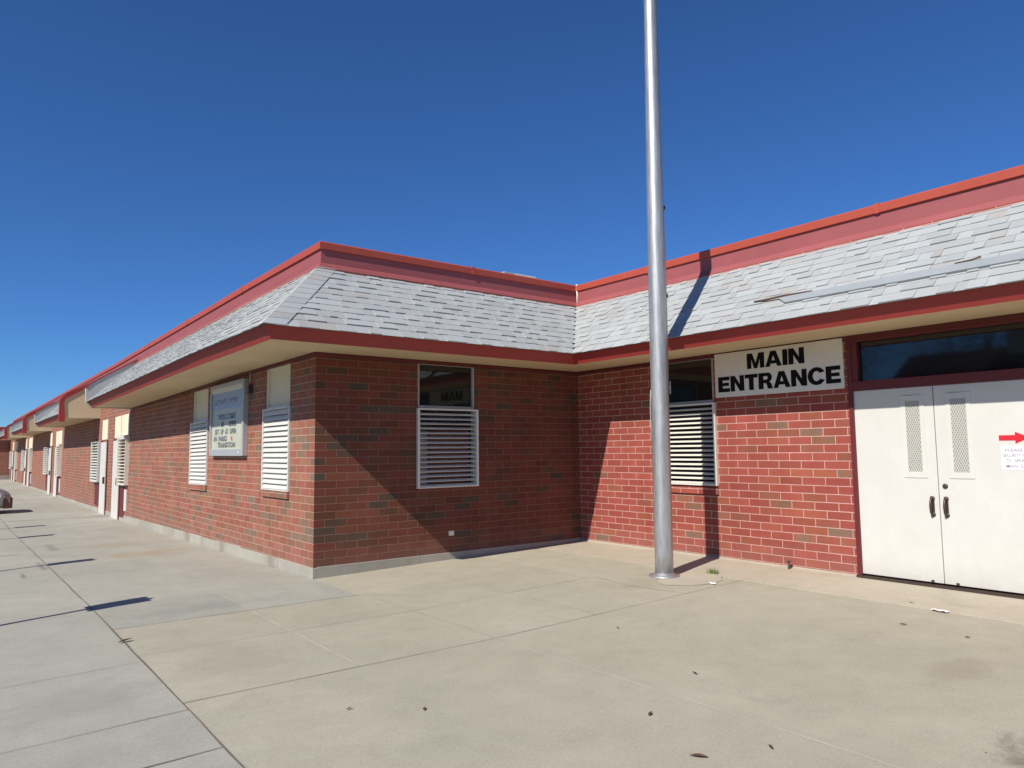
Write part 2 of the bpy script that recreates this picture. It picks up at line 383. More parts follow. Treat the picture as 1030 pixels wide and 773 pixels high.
def slab(mb, x0, x1, y0, y1, mi=0, gap=.005, lift=0, nx=3, ny=3, chip=.002):
    x0 += gap; x1 -= gap; y0 += gap; y1 -= gap
    b = len(mb.v)
    X = [x0+(x1-x0)*i/nx for i in range(nx+1)]; Y = [y0+(y1-y0)*i/ny for i in range(ny+1)]
    for i in range(nx+1):
        for j in range(ny+1):
            e = (i in (0, nx)) or (j in (0, ny))
            mb.v.append((X[i], Y[j], G(X[i], Y[j])+lift-(.004 if e else 0)))
    ix = lambda i, j: b+i*(ny+1)+j
    for i in range(nx):
        for j in range(ny):
            mb.f.append((ix(i, j), ix(i+1, j), ix(i+1, j+1), ix(i, j+1))); mb.mi.append(mi); mb.sm.append(False)
    # skirt down the joint
    ring = [(i, 0) for i in range(nx+1)]+[(nx, j) for j in range(1, ny+1)]+[(i, ny) for i in range(nx-1, -1, -1)]+[(0, j) for j in range(ny-1, 0, -1)]
    for k in range(len(ring)):
        a, c = ix(*ring[k]), ix(*ring[(k+1) % len(ring)])
        va, vc = mb.v[a], mb.v[c]; n = len(mb.v)
        mb.v += [(va[0], va[1], va[2]-.03), (vc[0], vc[1], vc[2]-.03)]
        mb.f.append((a, n, n+1, c)); mb.mi.append(mi); mb.sm.append(False)
def grid(ax, n=.35):
    out = [ax[0]+.03]
    return ax
mb = MB(); mb.keep = True
# sidewalk west of the long joint
gy = [-14.5, -12.6, -11.3, -10, -8.7, -7.4, -6.1, -4.84, -4.08, -2.69, -1.46, -.1, 1.3, 2.6, 3.9, 5.2, 6.5, 7.8, 9.1, 10.4, 11.7, 13, 15, 17, 19, 21, 23.5, 26, 28.5, 31, 34, 37, 40, 43, 46, 50, 54, 57]
for j in range(len(gy)-1):
    slab(mb, -4.40, -2.53, gy[j], gy[j+1], 0, .001, nx=6, ny=6)
# between the long joint and the building, north of the tan court
gx = [-2.53, -1.25, -.0]
gy2 = [-1.35, -.1, 1.3, 2.6, 3.9, 5.2, 6.5, 7.8, 9.1, 10.4, 11.7, 13, 14.9, 17, 19, 21, 23.5, 26, 28.5, 31, 34, 37, 40, 43, 46, 50, 54, 57]
for j in range(len(gy2)-1):
    for i in range(2): slab(mb, gx[i], gx[i+1]-(.0 if i == 0 else .02 if gy2[j] >= -.2 else 0), gy2[j], gy2[j+1], 0, .0005, nx=6, ny=6)
struct(mb.build('sidewalk', m_grey))
mb = MB(); mb.keep = True
cx = [-2.53, 2.5, 3.66]; cy = [-3.93, -2.5, -1.35]
slab(mb, -2.53, 3.66, -9.2, -3.93, 0, .001, nx=30, ny=24)
slab(mb, -2.53, 3.66, -14.5, -9.2, 0, .001, nx=14, ny=8)
for i in range(2):
    for j in range(len(cy)-1):
        slab(mb, cx[i], cx[i+1], cy[j], cy[j+1], 0, .0004, nx=24 if i == 0 else 6, ny=6)
slab(mb, -.02, 2.5, -1.35, -.015, 0, .0005, nx=12, ny=6); slab(mb, 2.5, 3.66, -1.35, -.015, 0, .0005, nx=6, ny=6)
struct(mb.build('court_paving', m_tan))
mb = MB(); mb.keep = True
ly = [-14.5, -12, -9.5, -7, -4.75, -3.93, -2.5, -1.35, -.015]
for j in range(len(ly)-1): slab(mb, 3.66, 4.715, ly[j], ly[j+1], 0, .0008, .008 if ly[j] < -3 else .002, nx=5, ny=5)
struct(mb.build('entrance_paving', m_ledge))
mb = MB()   # pale sealant lines lying on some of the joints
def seal(x0, y0, x1, y1, wd=.018):
    n = 24; d = Vector((x1-x0, y1-y0)).normalized(); p = Vector((-d.y, d.x))
    ws = [wd*rnd.uniform(.35, 1.1) for _ in range(n+1)]; jx = [rnd.uniform(-.006, .006) for _ in range(n+1)]
    for k in range(n):
        a = Vector((x0, y0)).lerp(Vector((x1, y1)), k/n)+p*jx[k]; b = Vector((x0, y0)).lerp(Vector((x1, y1)), (k+1)/n)+p*jx[k+1]
        q = [a-p*ws[k]/2, b-p*ws[k+1]/2, b+p*ws[k+1]/2, a+p*ws[k]/2]
        mb.face([(c.x, c.y, G(c.x, c.y)+.002) for c in q])
seal(-1.25, -.1, -1.25, -3.9, .016); seal(.04, -3.95, .09, -8.2, .016); seal(.4, -1.9, .05, -1.35, .01)
struct(mb.build('joint_sealant_lines', m_sealant))
mb = MB()   # dark filler in the long and the cross joint
def dark(x0, y0, x1, y1, wd):
    n = max(8, int(math.hypot(x1-x0, y1-y0)*3)); d = Vector((x1-x0, y1-y0)).normalized(); p = Vector((-d.y, d.x))
    ws = [wd*rnd.uniform(.5, 1.2) for _ in range(n+1)]; jx = [rnd.uniform(-.004, .004) for _ in range(n+1)]
    for k in range(n):
        a = Vector((x0, y0)).lerp(Vector((x1, y1)), k/n)+p*jx[k]; b = Vector((x0, y0)).lerp(Vector((x1, y1)), (k+1)/n)+p*jx[k+1]
        q = [a-p*ws[k]/2, b-p*ws[k+1]/2, b+p*ws[k+1]/2, a+p*ws[k]/2]
        mb.face([(c.x, c.y, G(c.x, c.y)+.0015) for c in q])
dark(-2.53, -14, -2.53, 30, .015); dark(-2.53, -3.93, 3.66, -3.93, .007); dark(-2.53, -2.5, 1.27, -2.5, .003); dark(.04, -1.4, .04, -3.9, .0025); dark(1.27, -.1, 1.27, -3.9, .0025); dark(2.5, -.1, 2.5, -2.5, .003); dark(-2.53, -1.35, -.02, -1.35, .010)
dark(2.62, -2.5, 2.5, -3.2, .006); dark(2.5, -3.2, 2.62, -3.9, .006); dark(-4.4, -2.69, -2.53, -2.69, .004); dark(-4.4, -4.08, -2.53, -4.08, .006)
dark(-2.53, 14.9, -.02, 14.9, .05); dark(-4.4, 14.9, -2.53, 14.9, .05); dark(1.27, -2.5, 2.5, -2.5, .006); dark(-4.4, -4.84, -2.53, -4.84, .009); dark(-2.93, -4.84, -2.88, -5.2, .007)
struct(mb.build('joint_lines', m_joint))
mb = MB()
yk = [-30, -14.5, -7, 0, 3, 6, 9, 12, 14]
for j in range(len(yk)-1):
    y0, y1 = yk[j], yk[j+1]; a, b = G(-4.5, y0), G(-4.5, y1)
    mb.hexa([(-4.55, y0, a-.16), (-4.405, y0, a-.16), (-4.405, y1, b-.16), (-4.55, y1, b-.16), (-4.535, y0, a-.005), (-4.405, y0, a), (-4.405, y1, b), (-4.535, y1, b-.005)])
struct(mb.build('kerb', m_found, bevel=.012))

# ------------------------------------------------------------------ the school building
B = empty('school_building', (0, 0, 0))
tag(B, 'long single-storey red brick school with grey shingle mansard roof, red parapet and white louvers', 'building')

def wall_cells(mb, fixed, axis, us, zs, holes, depth, mi=0, inward=1):
    """axis 'x': plane x=fixed, u runs along y. holes (u0,u1,z0,z1); reveals go `depth` inward"""
    us = sorted(set(us)|{h[0] for h in holes}|{h[1] for h in holes}); zs = sorted(set(zs)|{h[2] for h in holes}|{h[3] for h in holes})
    P = (lambda u, z, d=0: (fixed+d, u, z)) if axis == 'x' else (lambda u, z, d=0: (u, fixed+d, z))
    for i in range(len(us)-1):
        for j in range(len(zs)-1):
            a, b, c, d = us[i], us[i+1], zs[j], zs[j+1]; mu, mz = (a+b)/2, (c+d)/2
            if any(h[0] < mu < h[1] and h[2] < mz < h[3] for h in holes): continue
            mb.face([P(a, c), P(b, c), P(b, d), P(a, d)], mi)
    for h in holes:
        a, b, c, d = h; D = depth*inward
        mb.face([P(a, c), P(a, d), P(a, d, D), P(a, c, D)], mi); mb.face([P(b, c), P(b, d), P(b, d, D), P(b, c, D)], mi)
        mb.face([P(a, c), P(b, c), P(b, c, D), P(a, c, D)], mi); mb.face([P(a, d), P(b, d), P(b, d, D), P(a, d, D)], mi)

ZT = 2.852
# openings
hF = (1.56, 2.57, .98, 2.815); hE = (-2.82, -1.80, .98, 2.815); hL1 = (.90, 1.90, .98, 2.80); hL2 = (5.02, 6.06, .98, 2.77)
hDoor = (-6.80, -4.83, -.10, 2.795)
mb = MB(); wall_cells(mb, 0, 'x', list(range(0, 58, 2))+[57], [-.35, .02, ZT, 4.0], [hL1, hL2], .10)
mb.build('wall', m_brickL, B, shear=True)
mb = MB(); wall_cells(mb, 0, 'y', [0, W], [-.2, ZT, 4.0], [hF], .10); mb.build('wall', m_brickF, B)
mb = MB(); wall_cells(mb, W, 'x', [-13, 0], [-.2, ZT, 4.0], [hE, hDoor], .10)
mb.face([(W, -13, -.2), (16, -13, -.2), (16, -13, 4), (W, -13, 4)]); mb.build('wall', m_brickE, B)
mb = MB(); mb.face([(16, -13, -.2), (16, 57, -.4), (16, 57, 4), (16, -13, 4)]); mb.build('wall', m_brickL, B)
mb = MB()
mb.face([(.1, 57, 3.9), (16, 57, 3.9), (16, .1, 4.0), (.1, .1, 4.0)]); mb.face([(W+.1, .1, 4.0), (16, .1, 4.0), (16, -13, 4.0), (W+.1, -13, 4.0)])
mb.build('flat_roof', m_under, B)
# foundation kerb under the brick: separate chipped lengths
mb = MB()
y = -.016
while y < 57:
    L_ = rnd.uniform(.7, 2.2) if y > .8 else 1.25; y1 = min(y+L_, 57); p = .014+rnd.uniform(-.003, .004); t = .018+rnd.uniform(-.012, .004)
    mb.hexa([(-p, y, G(0, y)-.1-off(y)), (.05, y, G(0, y)-.1-off(y)), (.05, y1, G(0, y1)-.1-off(y1)), (-p, y1, G(0, y1)-.1-off(y1)),
             (-p, y, t), (.05, y, t), (.05, y1, t-.002), (-p, y1, t-.002)]); y = y1+.006
mb.build('foundation', m_found, B, shear=True, bevel=.006)
mb = MB()
for x0, x1 in ((.052, 1.6), (1.603, 3.1), (3.103, W-.004)): mb.box(x0, x1, -.016, .05, -.2, .024)
mb.build('foundation', m_found, B, bevel=.005)
mb = MB(); mb.box(W-.012, W+.05, -4.83, -.02, -.2, .006); mb.box(W-.012, W+.05, -13, -6.80, -.2, .006); mb.build('foundation', m_ledge, B, bevel=.004)

def stations(o, y1=57, yE=-13.3, n=1):
    ys_ = [y1, 45, 35, 25, 15, 12, 9, 6, 3]; ys_ = [a for a in ys_ if a < y1 or a == y1]
    return [(o, a) for a in ys_]+[(o, o), (W+o, o), (W+o, yE)]
def sweep(mb, prof, y1, closed=False, mi=0, yE=-13.3, caps=True):
    rows = [[(x, y, z) for x, y in stations(o, y1, yE)] for o, z in prof]
    n = len(prof)
    for i in range(n if closed else n-1):
        a, b = rows[i], rows[(i+1) % n]
        for k in range(len(a)-1): mb.face([a[k], a[k+1], b[k+1], b[k]], mi)
    if caps:
        mb.face([r[0] for r in rows], mi); mb.face([r[-1] for r in rows], mi)
def seg_sweep(mb, prof, y0, y1, mi=0):
    n = len(prof); st = [y0, (y0+y1)/2, y1]
    for i in range(n):
        (o, z), (p, q) = prof[i], prof[(i+1) % n]
        for k in range(2): mb.face([(o, st[k], z), (o, st[k+1], z), (p, st[k+1], q), (p, st[k], q)], mi)
    mb.face([(o, y0, z) for o, z in prof], mi); mb.face([(o, y1, z) for o, z in prof], mi)

# parapet: band, base flashing, cap
mb = MB(); sweep(mb, [(.026, 4.004), (.07, 4.075), (.09, 4.09), (.09, 4.30), (.3, 4.30), (.3, 4.0)], 57)
mb.build('parapet', m_band, B, shear=True)
mb = MB(); sweep(mb, [(.062, 4.278), (.055, 4.375), (.08, 4.392), (.33, 4.38), (.33, 4.28), (.08, 4.28)], 57, closed=True)
mb.build('parapet_cap', m_cap, B, shear=True, bevel=.006)
mb = MB(); mb.tube([(W+.085, .055, 4.03), (W+.082, .05, 4.2), (W+.07, .045, 4.40)], .017, 6); mb.build('corner_flashing', m_ivory, B)
# joint covers on the parapet
for bb in [(W+.0535, W+.3, q-.03, q+.03) for q in (-1.6, -5.2, -8.8, -12.4)]+[(2.57, 2.63, .0535, .3)]+[(.0535, .3, q-.03, q+.03) for q in (3.4, 7.0, 10.6)]:
    mb = MB(); mb.box(*bb, 4.2745, 4.3935); mb.build('cap_joint_cover', m_cap, B, shear=True)

FAS = [(-.938, 2.820), (-1.028, 2.985), (-.94, 3.02), (-.86, 2.90)]
SOF = [(-.93, 2.832), (0.02, 2.846)]
DECK = [(-1.04, 2.985), (.078, 4.03)]
M1 = 12.0
mb = MB(); sweep(mb, FAS, M1, closed=True); mb.build('fascia', m_fascia, B, shear=True)
mb = MB(); sweep(mb, [(-.905, 2.832), (.02, 2.846), (.02, 2.90), (-.9, 2.90)], M1, closed=True); mb.build('soffit', m_soffit, B, shear=True)
mb = MB(); sweep(mb, DECK, M1); mb.build('roof_deck', m_under, B, shear=True)
mb = MB(); sweep(mb, [(-.022, 2.79), (-.022, 2.838), (.01, 2.838), (.01, 2.79)], M1, closed=True)
mb.build('wall_top_trim', m_maroon, B, shear=True)
segs = [(17.2, 25.5), (30.6, 39.0), (43.6, 52.0)]
for a, b in segs:
    mb = MB(); seg_sweep(mb, FAS, a, b); mb.build('fascia', m_fascia, B, shear=True)
    mb = MB(); seg_sweep(mb, [(-.905, 2.832), (.02, 2.846), (.02, 2.90), (-.9, 2.90)], a, b); mb.build('soffit', m_soffit, B, shear=True)
    mb = MB(); seg_sweep(mb, DECK+[(.078, 3.9), (-.9, 2.95)], a, b); mb.build('roof_deck', m_under, B, shear=True)

# shingles: every tab a thin wedge of its own
SL = Vector((1.118, 1.045)); SLn = SL.normalized(); NR = Vector((-SLn.y, SLn.x))
O0 = Vector((-1.055, 2.975)); NC = 11
def tab(mb, P, k, u0, u1, th, ext=1.28, du=.0):
    a = O0+SL*(k/NC)-SLn*(.018 if k == 0 else rnd.uniform(-.003, .006)); b = O0+SL*min((k+ext)/NC, 1.0)
    pts = []
    for base, lift in ((a, .004), (b, .001)):
        for u in (u0, u1):
            q = base+NR*lift; pts.append(P(q.x, u, q.y))
    for base, lift in ((a, .006+th), (b, .004)):
        for u in (u0+.001, u1-.001):
            q = base+NR*lift; pts.append(P(q.x, u, q.y))
    p = pts; mb.hexa([p[0], p[1], p[3], p[2], p[4], p[5], p[7], p[6]])
def shingle_face(P, lo, hi, name='shingles'):
    """P(o,u,z)->xyz; lo(o),hi(o): extent along the eave at offset o"""
    mb = MB(); mb.keep = True
    for k in range(NC):
        o = (O0+SL*(k/NC)).x; o2 = (O0+SL*(min(k+1.28, NC)/NC)).x
        u = max(lo(o), lo(o2)); end = min(hi(o), hi(o2)); u += 0
        first = True; thick = rnd.random() < .5
        while u < end-.001:
            wd = rnd.choice((.10, .14, .17, .21, .26, .33))*rnd.uniform(.9, 1.1)
            v = min(u+wd, end); thick = not thick
            tab(mb, P, k, u, v, rnd.choice((.011, .017)) if thick else .0045); u = v
    return mb.build(name, m_shingle, B, shear=True)
shingle_face(lambda o, u, z: (o, u, z), lambda o: o+.0, lambda o: M1)
shingle_face(lambda o, u, z: (u, o, z), lambda o: o+.0, lambda o: W+o+.06)
shingle_face(lambda o, u, z: (W+o, u, z), lambda o: -13.3, lambda o: o+.06)
for a, b in segs: shingle_face(lambda o, u, z: (o, u, z), lambda o, a=a: a, lambda o, b=b: b)
# hip cap shingles
mb = MB(); mb.keep = True
for k in range(12):
    t0 = k/12-.01; t1 = min((k+1.3)/12, 1)
    for side in (0, 1):
        q = []
        for lift0, t, lf in ((0, t0, .022), (0, t1, .015)):
            c = O0+SL*t; wd = .15 if side == 0 else .25
            n = Vector((NR.x, 0, NR.y)) if side == 0 else Vector((0, NR.x, NR.y))
            base = Vector((c.x, c.x, c.y)); e = base+(Vector((0, wd, 0)) if side == 0 else Vector((wd, 0, 0)))
            up = Vector((NR.x*.7, NR.x*.7, NR.y)).normalized()
            q.append((base+up*(lf+.006), e+n*lf))
        (a, b), (c, d) = q; dn = Vector((0, 0, -.012))
        mb.hexa([a+dn, b+dn, d+dn, c+dn, a, b, d, c])
mb.build('hip_cap', m_shingle, B)
# drip edge dark line along the eave
mb = MB(); sweep(mb, [(-1.066, 2.972), (-1.058, 2.962), (-1.0, 3.0)], M1, closed=True); mb.build('drip_edge', m_maroon, B, shear=True)

# fins that close the mansard ends
def fin(y0, y1, inner):
    pr = [(.02, 2.818), (-.97, 2.818), (-1.08, 2.96), (-1.10, 3.33), (-.98, 3.46), (.06, 4.12)]
    mb = MB(); mb.prism(pr, 'y', y0, y1, 0 if inner != 'near' else 1, 0, 0 if inner != 'far' else 1)
    fo = mb.build('end_fin', [m_soffit, m_shingle], B, shear=True)
    if inner == 'near':
        mb = MB(); mb.prism([(-1.11, 3.33), (-.985, 3.475), (.06, 4.14), (.06, 4.11), (-.97, 3.445), (-1.09, 3.31)], 'y', y0-.02, y1+.02); mb.build('fin_trim', m_fascia, fo, shear=True, world=False); return
    mb = MB(); ring = [(-.97, 2.70), (-1.13, 2.70), (-1.13, 3.37), (-.99, 3.535), (.06, 4.18), (.06, 4.09), (-.95, 3.42), (-1.01, 3.33), (-.97, 2.80)]
    mb.prism(ring, 'y', y0-.03, y1+.03); mb.build('fin_trim', m_fascia, fo, shear=True, world=False)
fin(M1, M1+.12, 'near')
for a, b in segs: fin(a-.12, a, 'far'); fin(b, b+.12, 'near')

# windows
def louver_mesh(mb, P, a, b, z0, z1, n, out=.055, mi=0, fr=.035, tilt=.6):
    """P(u,d,z): d outward. Frame plus n tilted blades"""
    def bx(u0, u1, d0, d1, q0, q1):
        mb.hexa([P(u0, d0, q0), P(u1, d0, q0), P(u1, d1, q0), P(u0, d1, q0), P(u0, d0, q1), P(u1, d0, q1), P(u1, d1, q1), P(u0, d1, q1)], mi)
    bx(a, a+fr, -.02, out-.012, z0, z1); bx(b-fr, b, -.02, out, z0, z1); bx(a+fr, b-fr, -.02, out, z0, z0+.018); bx(a+fr, b-fr, -.02, out+.012, z1-.022, z1)
    pitch_ = (z1-z0-.05)/n
    for i in range(n):
        z = z0+.022+pitch_*i; t = .007
        hgt = pitch_*tilt
        mb.hexa([P(a+fr, out-.004, z), P(b-fr, out-.004, z), P(b-fr, .0, z+hgt), P(a+fr, .0, z+hgt),
                 P(a+fr, out-.004, z+t), P(b-fr, out-.004, z+t), P(b-fr, .0, z+hgt+t), P(a+fr, .0, z+hgt+t)], mi)
def window(P, u0, u1, z0, z1, zs, pane_mat, frame_mat, lou, nblade, louver_mat, label=None, sill_mat=None, tilt=.6, backpane=True, near_low=True, sill=True):
    def bx(mb, a, b, d0, d1, q0, q1, mi=0): mb.hexa([P(a, d0, q0), P(b, d0, q0), P(b, d1, q0), P(a, d1, q0), P(a, d0, q1), P(b, d0, q1), P(b, d1, q1), P(a, d1, q1)], mi)
    mb = MB(); f = .035
    bx(mb, u0, u0+f, -.09, -.012, z0, z1); bx(mb, u1-f, u1, -.09, -.012, z0, z1); bx(mb, u0+f, u1-f, -.09, -.012, z1-.03, z1); bx(mb, u0+f, u1-f, -.09, -.008, zs, zs+.045); bx(mb, u0+f, u1-f, -.09, -.012, z0, z0+.03)
    wo = mb.build('window', frame_mat, B, shear=True)
    if label: wo['label'] = label
    mb = MB(); bx(mb, u0+f, u1-f, -.065, -.055, zs+.045, z1-.03); mb.build('pane', pane_mat, wo, shear=True, world=False)
    mb = MB(); bx(mb, u0+f, u1-f, -.075, -.065, z0+.03, zs); mb.build('pane', m_glass if backpane else m_dark, wo, shear=True, world=False)
    mb = MB(); louver_mesh(mb, P, *lou, nblade, out=.038 if P is PL else .055, tilt=tilt); mb.build('louver', louver_mat, wo, shear=True, world=False)
    if sill:
        mb = MB(); bx(mb, lou[0], lou[1], -.01, .035, z0-.115, z0-.022); mb.build('sill', sill_mat, wo, shear=True, world=False)
    return wo
PF = lambda u, d, z: (u, -d, z)
PL = lambda u, d, z: (-d, u, z)
PE = lambda u, d, z: (W-d, u, z)
window(PF, *hF, 2.135, m_glass, m_greyframe, (1.54, 2.60, .975, 2.135), 16, m_ivory, sill=False, sill_mat=m_brickL, tilt=.35)
window(PE, *hE, 2.150, m_glass, m_greyframe, (-2.85, -1.77, .985, 2.150), 17, m_ivory, 'window with louver beside the flagpole', m_brickE, tilt=.35)
m_whitelou = m_white
window(PL, *hL1, 2.15, m_cream, m_ivory, (.87, 1.93, .965, 2.17), 15, m_whitelou, None, m_brickL, tilt=.85)
window(PL, *hL2, 2.15, m_cream, m_ivory, (4.95, 6.10, .965, 2.15), 15, m_whitelou, None, m_brickL, tilt=.85)

# entrance doors
y0, ym, y1 = -4.80, -5.715, -6.76
mb = MB()
mb.box(W-.022, W+.08, -4.83, -4.775, -.03, 2.79); mb.box(W-.022, W+.08, -6.83, -6.765, -.03, 2.79)
mb.box(W-.020, W+.08, -6.765, -4.83, 2.175, 2.285); mb.box(W-.020, W+.08, -6.765, -4.83, 2.757, 2.79)
mb.box(W-.012, W+.08, -4.90, -4.83, 2.285, 2.757)
df = mb.build('door_frame', m_maroon, B, bevel=.004)
mb = MB(); mb.box(W+.05, W+.06, -6.765, -4.90, 2.285, 2.757); mb.build('transom_pane', m_glass, df, world=False)
mb = MB(); mb.box(W-.05, W+.09, -6.80, -4.775, -.03, .012); mb.build('threshold', m_bronze, df, world=False)
def leaf(a, b, vp, hy, lock):
    mb = MB(); x0, x1 = W+.004, W+.048
    mb.box(x0, x1, min(a, b)+.004, max(a, b)-.004, .03, 2.172)
    d = mb.build('door', m_door, B, bevel=.003)
    mb = MB(); v0, v1 = vp; q = x0-.007
    mb.box(q, x0+.002, v0-.05, v0, 1.16, 2.08); mb.box(q, x0+.002, v1, v1+.05, 1.16, 2.08); mb.box(q, x0+.002, v0, v1, 1.16, 1.225); mb.box(q, x0+.002, v0, v1, 2.02, 2.08)
    mb.build('vision_frame', m_white, d, world=False, bevel=.002)
    mb = MB(); mb.box(x0-.003, x0+.001, v0, v1, 1.225, 2.02); mb.build('vision_panel', m_mesh, d, world=False)
    mb = MB(); xx = x0
    mb.tube([(xx, hy, .935), (xx-.03, hy, .94), (xx-.055, hy, .915), (xx-.058, hy, .85), (xx-.055, hy, .785), (xx-.03, hy, .76), (xx, hy, .765)], [.013, .011, .0115, .0145, .0115, .011, .013], 10)
    for zz in (.937, .763): mb.lathe([(.0, 0), (.026, 0), (.026, -.006), (.018, -.012), (0, -.012)], (x0, hy, zz), 16, axis='x')
    mb.box(x0-.004, x0, hy-.019, hy+.019, .74, .96)
    mb.build('handle', m_bronze, d, world=False)
    if lock:
        mb = MB(); mb.lathe([(0, 0), (.027, 0), (.027, -.01), (.02, -.016), (0, -.016)], (x0, hy, 1.075), 18, axis='x'); mb.build('lock', m_bronze, d, world=False)
    return d
leaf(y0, ym, (-5.565, -5.415), -5.645, False)
leaf(ym, y1, (-6.035, -5.885), -5.785, True)
for yq in (-5.60, -5.85): mb = MB(); mb.box(W-.006, W+.004, yq-.015, yq+.015, .03, .055); mb.build('door_stop', m_bronze, B)
# transom lit room behind would not show; small things on walls
mb = MB(); mb.box(2.085, 2.175, -.012, .01, .265, .335); mb.build('wall_vent', m_ivory, B, bevel=.004)

# far entries along the long wall
def entry(yA, yB):
    def one(name, x0, x1, a, b, z0, z1, m, p=B):
        e = MB(); e.box(x0, x1, a, b, z0, z1); return e.build(name, m, p, shear=True, world=p is B)
    def door(a, b):
        d = one('side_door', -.045, 0, a, b, -.14, 2.04, m_white)
        one('handle', -.10, -.045, a+.07, a+.10, .80, 1.0, m_bronze, d)
        one('threshold', -.07, 0, a, b, -.36, -.142, m_greyframe, d); one('door_frame', -.03, .01, b, b+.07, -.14, 2.10, m_maroon, d); one('door_frame', -.03, .01, a-.07, a, -.14, 2.10, m_maroon, d)
    door(yA, yA+.96); door(yB, yB+.96)
    e = MB(); louver_mesh(e, PL, yA-1.12, yA-.08, .82, 2.07, 14, out=.11, tilt=.3); e.build('louver', m_ivory, B, shear=True)
    one('louver_hood', -.125, 0, yA-1.13, yA-.02, 2.072, 2.13, m_white)
    one('transom_panel', -.02, .01, yA-1.05, yA-.05, 2.16, 2.72, m_cream); one('transom_panel', -.02, .01, yA+.02, yA+.94, 2.12, 2.72, m_cream)
    one('wall_panel', -.02, .01, yA-1.02, yA-.72, .14, .70, m_white); one('recess_panel', -.015, .012, yA-.70, yA-.08, -.05, .80, m_maroon)
    e = MB(); louver_mesh(e, PL, yB+1.04, yB+2.3, .82, 2.07, 14, out=.13, tilt=.85); e.build('louver', m_white, B, shear=True)
    one('transom_panel', -.02, .01, yB+.02, yB+.94, 2.12, 2.72, m_cream); one('recess_panel', -.03, .012, yB+1.1, yB+1.9, .1, .80, m_maroon)
entry(13.40, 15.53); entry(27.5, 29.9); entry(40.6, 42.9); entry(51.2, 53.4)

# end building closing the view
E2 = empty('end_building', (-3, 57.2, 0)); tag(E2, 'far red brick block closing the end of the long sidewalk', 'building')
zb = -.45
mb = MB(); mb.box(-16, 6, 57.3, 66, zb, 3.1); mb.build('wall', m_brickL, E2)
mb = MB(); mb.box(-16.3, 6.2, 56.9, 66.3, 3.1, 3.62); mb.build('fascia', m_fascia, E2)
mb = MB(); mb.box(-16, 6, 57.25, 57.31, zb, .02); mb.build('foundation', m_found, E2)

# ------------------------------------------------------------------ things
# main entrance sign
sg = empty('entrance_sign', (W-.02, -3.8, 2.52))
tag(sg, 'white board reading MAIN ENTRANCE in heavy black letters under the eave', 'sign')
mb = MB(); mb.box(W-.028, W-.002, -4.735, -2.870, 2.215, 2.782+.045); mb.build('board', m_signw, sg, bevel=.003)
sx = W-.0285
HW = .30     # stem width of the heavy letters, in cap heights
def glyph(ch):
    """outer and inner outlines of a heavy wide capital, cap height 1; returns loops, width"""
    t = .30; b = .235
    if ch == 'I': return [[(0, 0), (t, 0), (t, 1), (0, 1)]], t
    if ch == 'E': w_ = .80; return [[(0, 0), (w_, 0), (w_, b), (t, b), (t, .40), (w_-.06, .40), (w_-.06, .60), (t, .60), (t, 1-b), (w_-.01, 1-b), (w_-.01, 1), (0, 1)]], w_
    if ch == 'T': w_ = .84; return [[(w_/2-t/2, 0), (w_/2+t/2, 0), (w_/2+t/2, 1-b), (w_, 1-b), (w_, 1), (0, 1), (0, 1-b), (w_/2-t/2, 1-b)]], w_
    if ch == 'N': w_ = .92; return [[(0, 0), (t-.01, 0), (t-.01, .60), (w_-t, 0), (w_, 0), (w_, 1), (w_-t+.01, 1), (w_-t+.01, .42), (t, 1), (0, 1)]], w_
    if ch == 'M': w_ = 1.12; return [[(0, 0), (t-.02, 0), (t-.02, .66), (w_/2-.11, 0), (w_/2+.11, 0), (w_-t+.02, .66), (w_-t+.02, 0), (w_, 0), (w_, 1), (w_-.35, 1), (w_/2, .34), (.35, 1), (0, 1)]], w_
    if ch == 'A': w_ = 1.02; return [[(0, 0), (.275, 0), (.335, .19), (w_-.335, .19), (w_-.275, 0), (w_, 0), (w_-.34, 1), (.34, 1)], [(.40, .385), (w_/2, .74), (w_-.40, .385)]], w_
    def arc(cx, cy, rx, ry, a0, a1, n=14): return [(cx+rx*math.cos(math.radians(a0+(a1-a0)*i/n)), cy+ry*math.sin(math.radians(a0+(a1-a0)*i/n))) for i in range(n+1)]
    if ch == 'R':
        return [[(0, 0), (t, 0), (t, .36), (.40, .36), (.50, .32), (.58, 0), (.88, 0), (.80, .30), (.68, .44)]+arc(.58, .71, .27, .29, -62, 90)+[(0, 1)],
                [(t, .57), (.50, .57)]+arc(.50, .68, .09, .11, -80, 80, 8)+[(.50, .79), (t, .79)]], .88
    if ch == 'C':
        return [arc(.5, .5, .5, .525, 28, 332, 34)+arc(.5, .5, .225, .30, 325, 35, 24)], .96
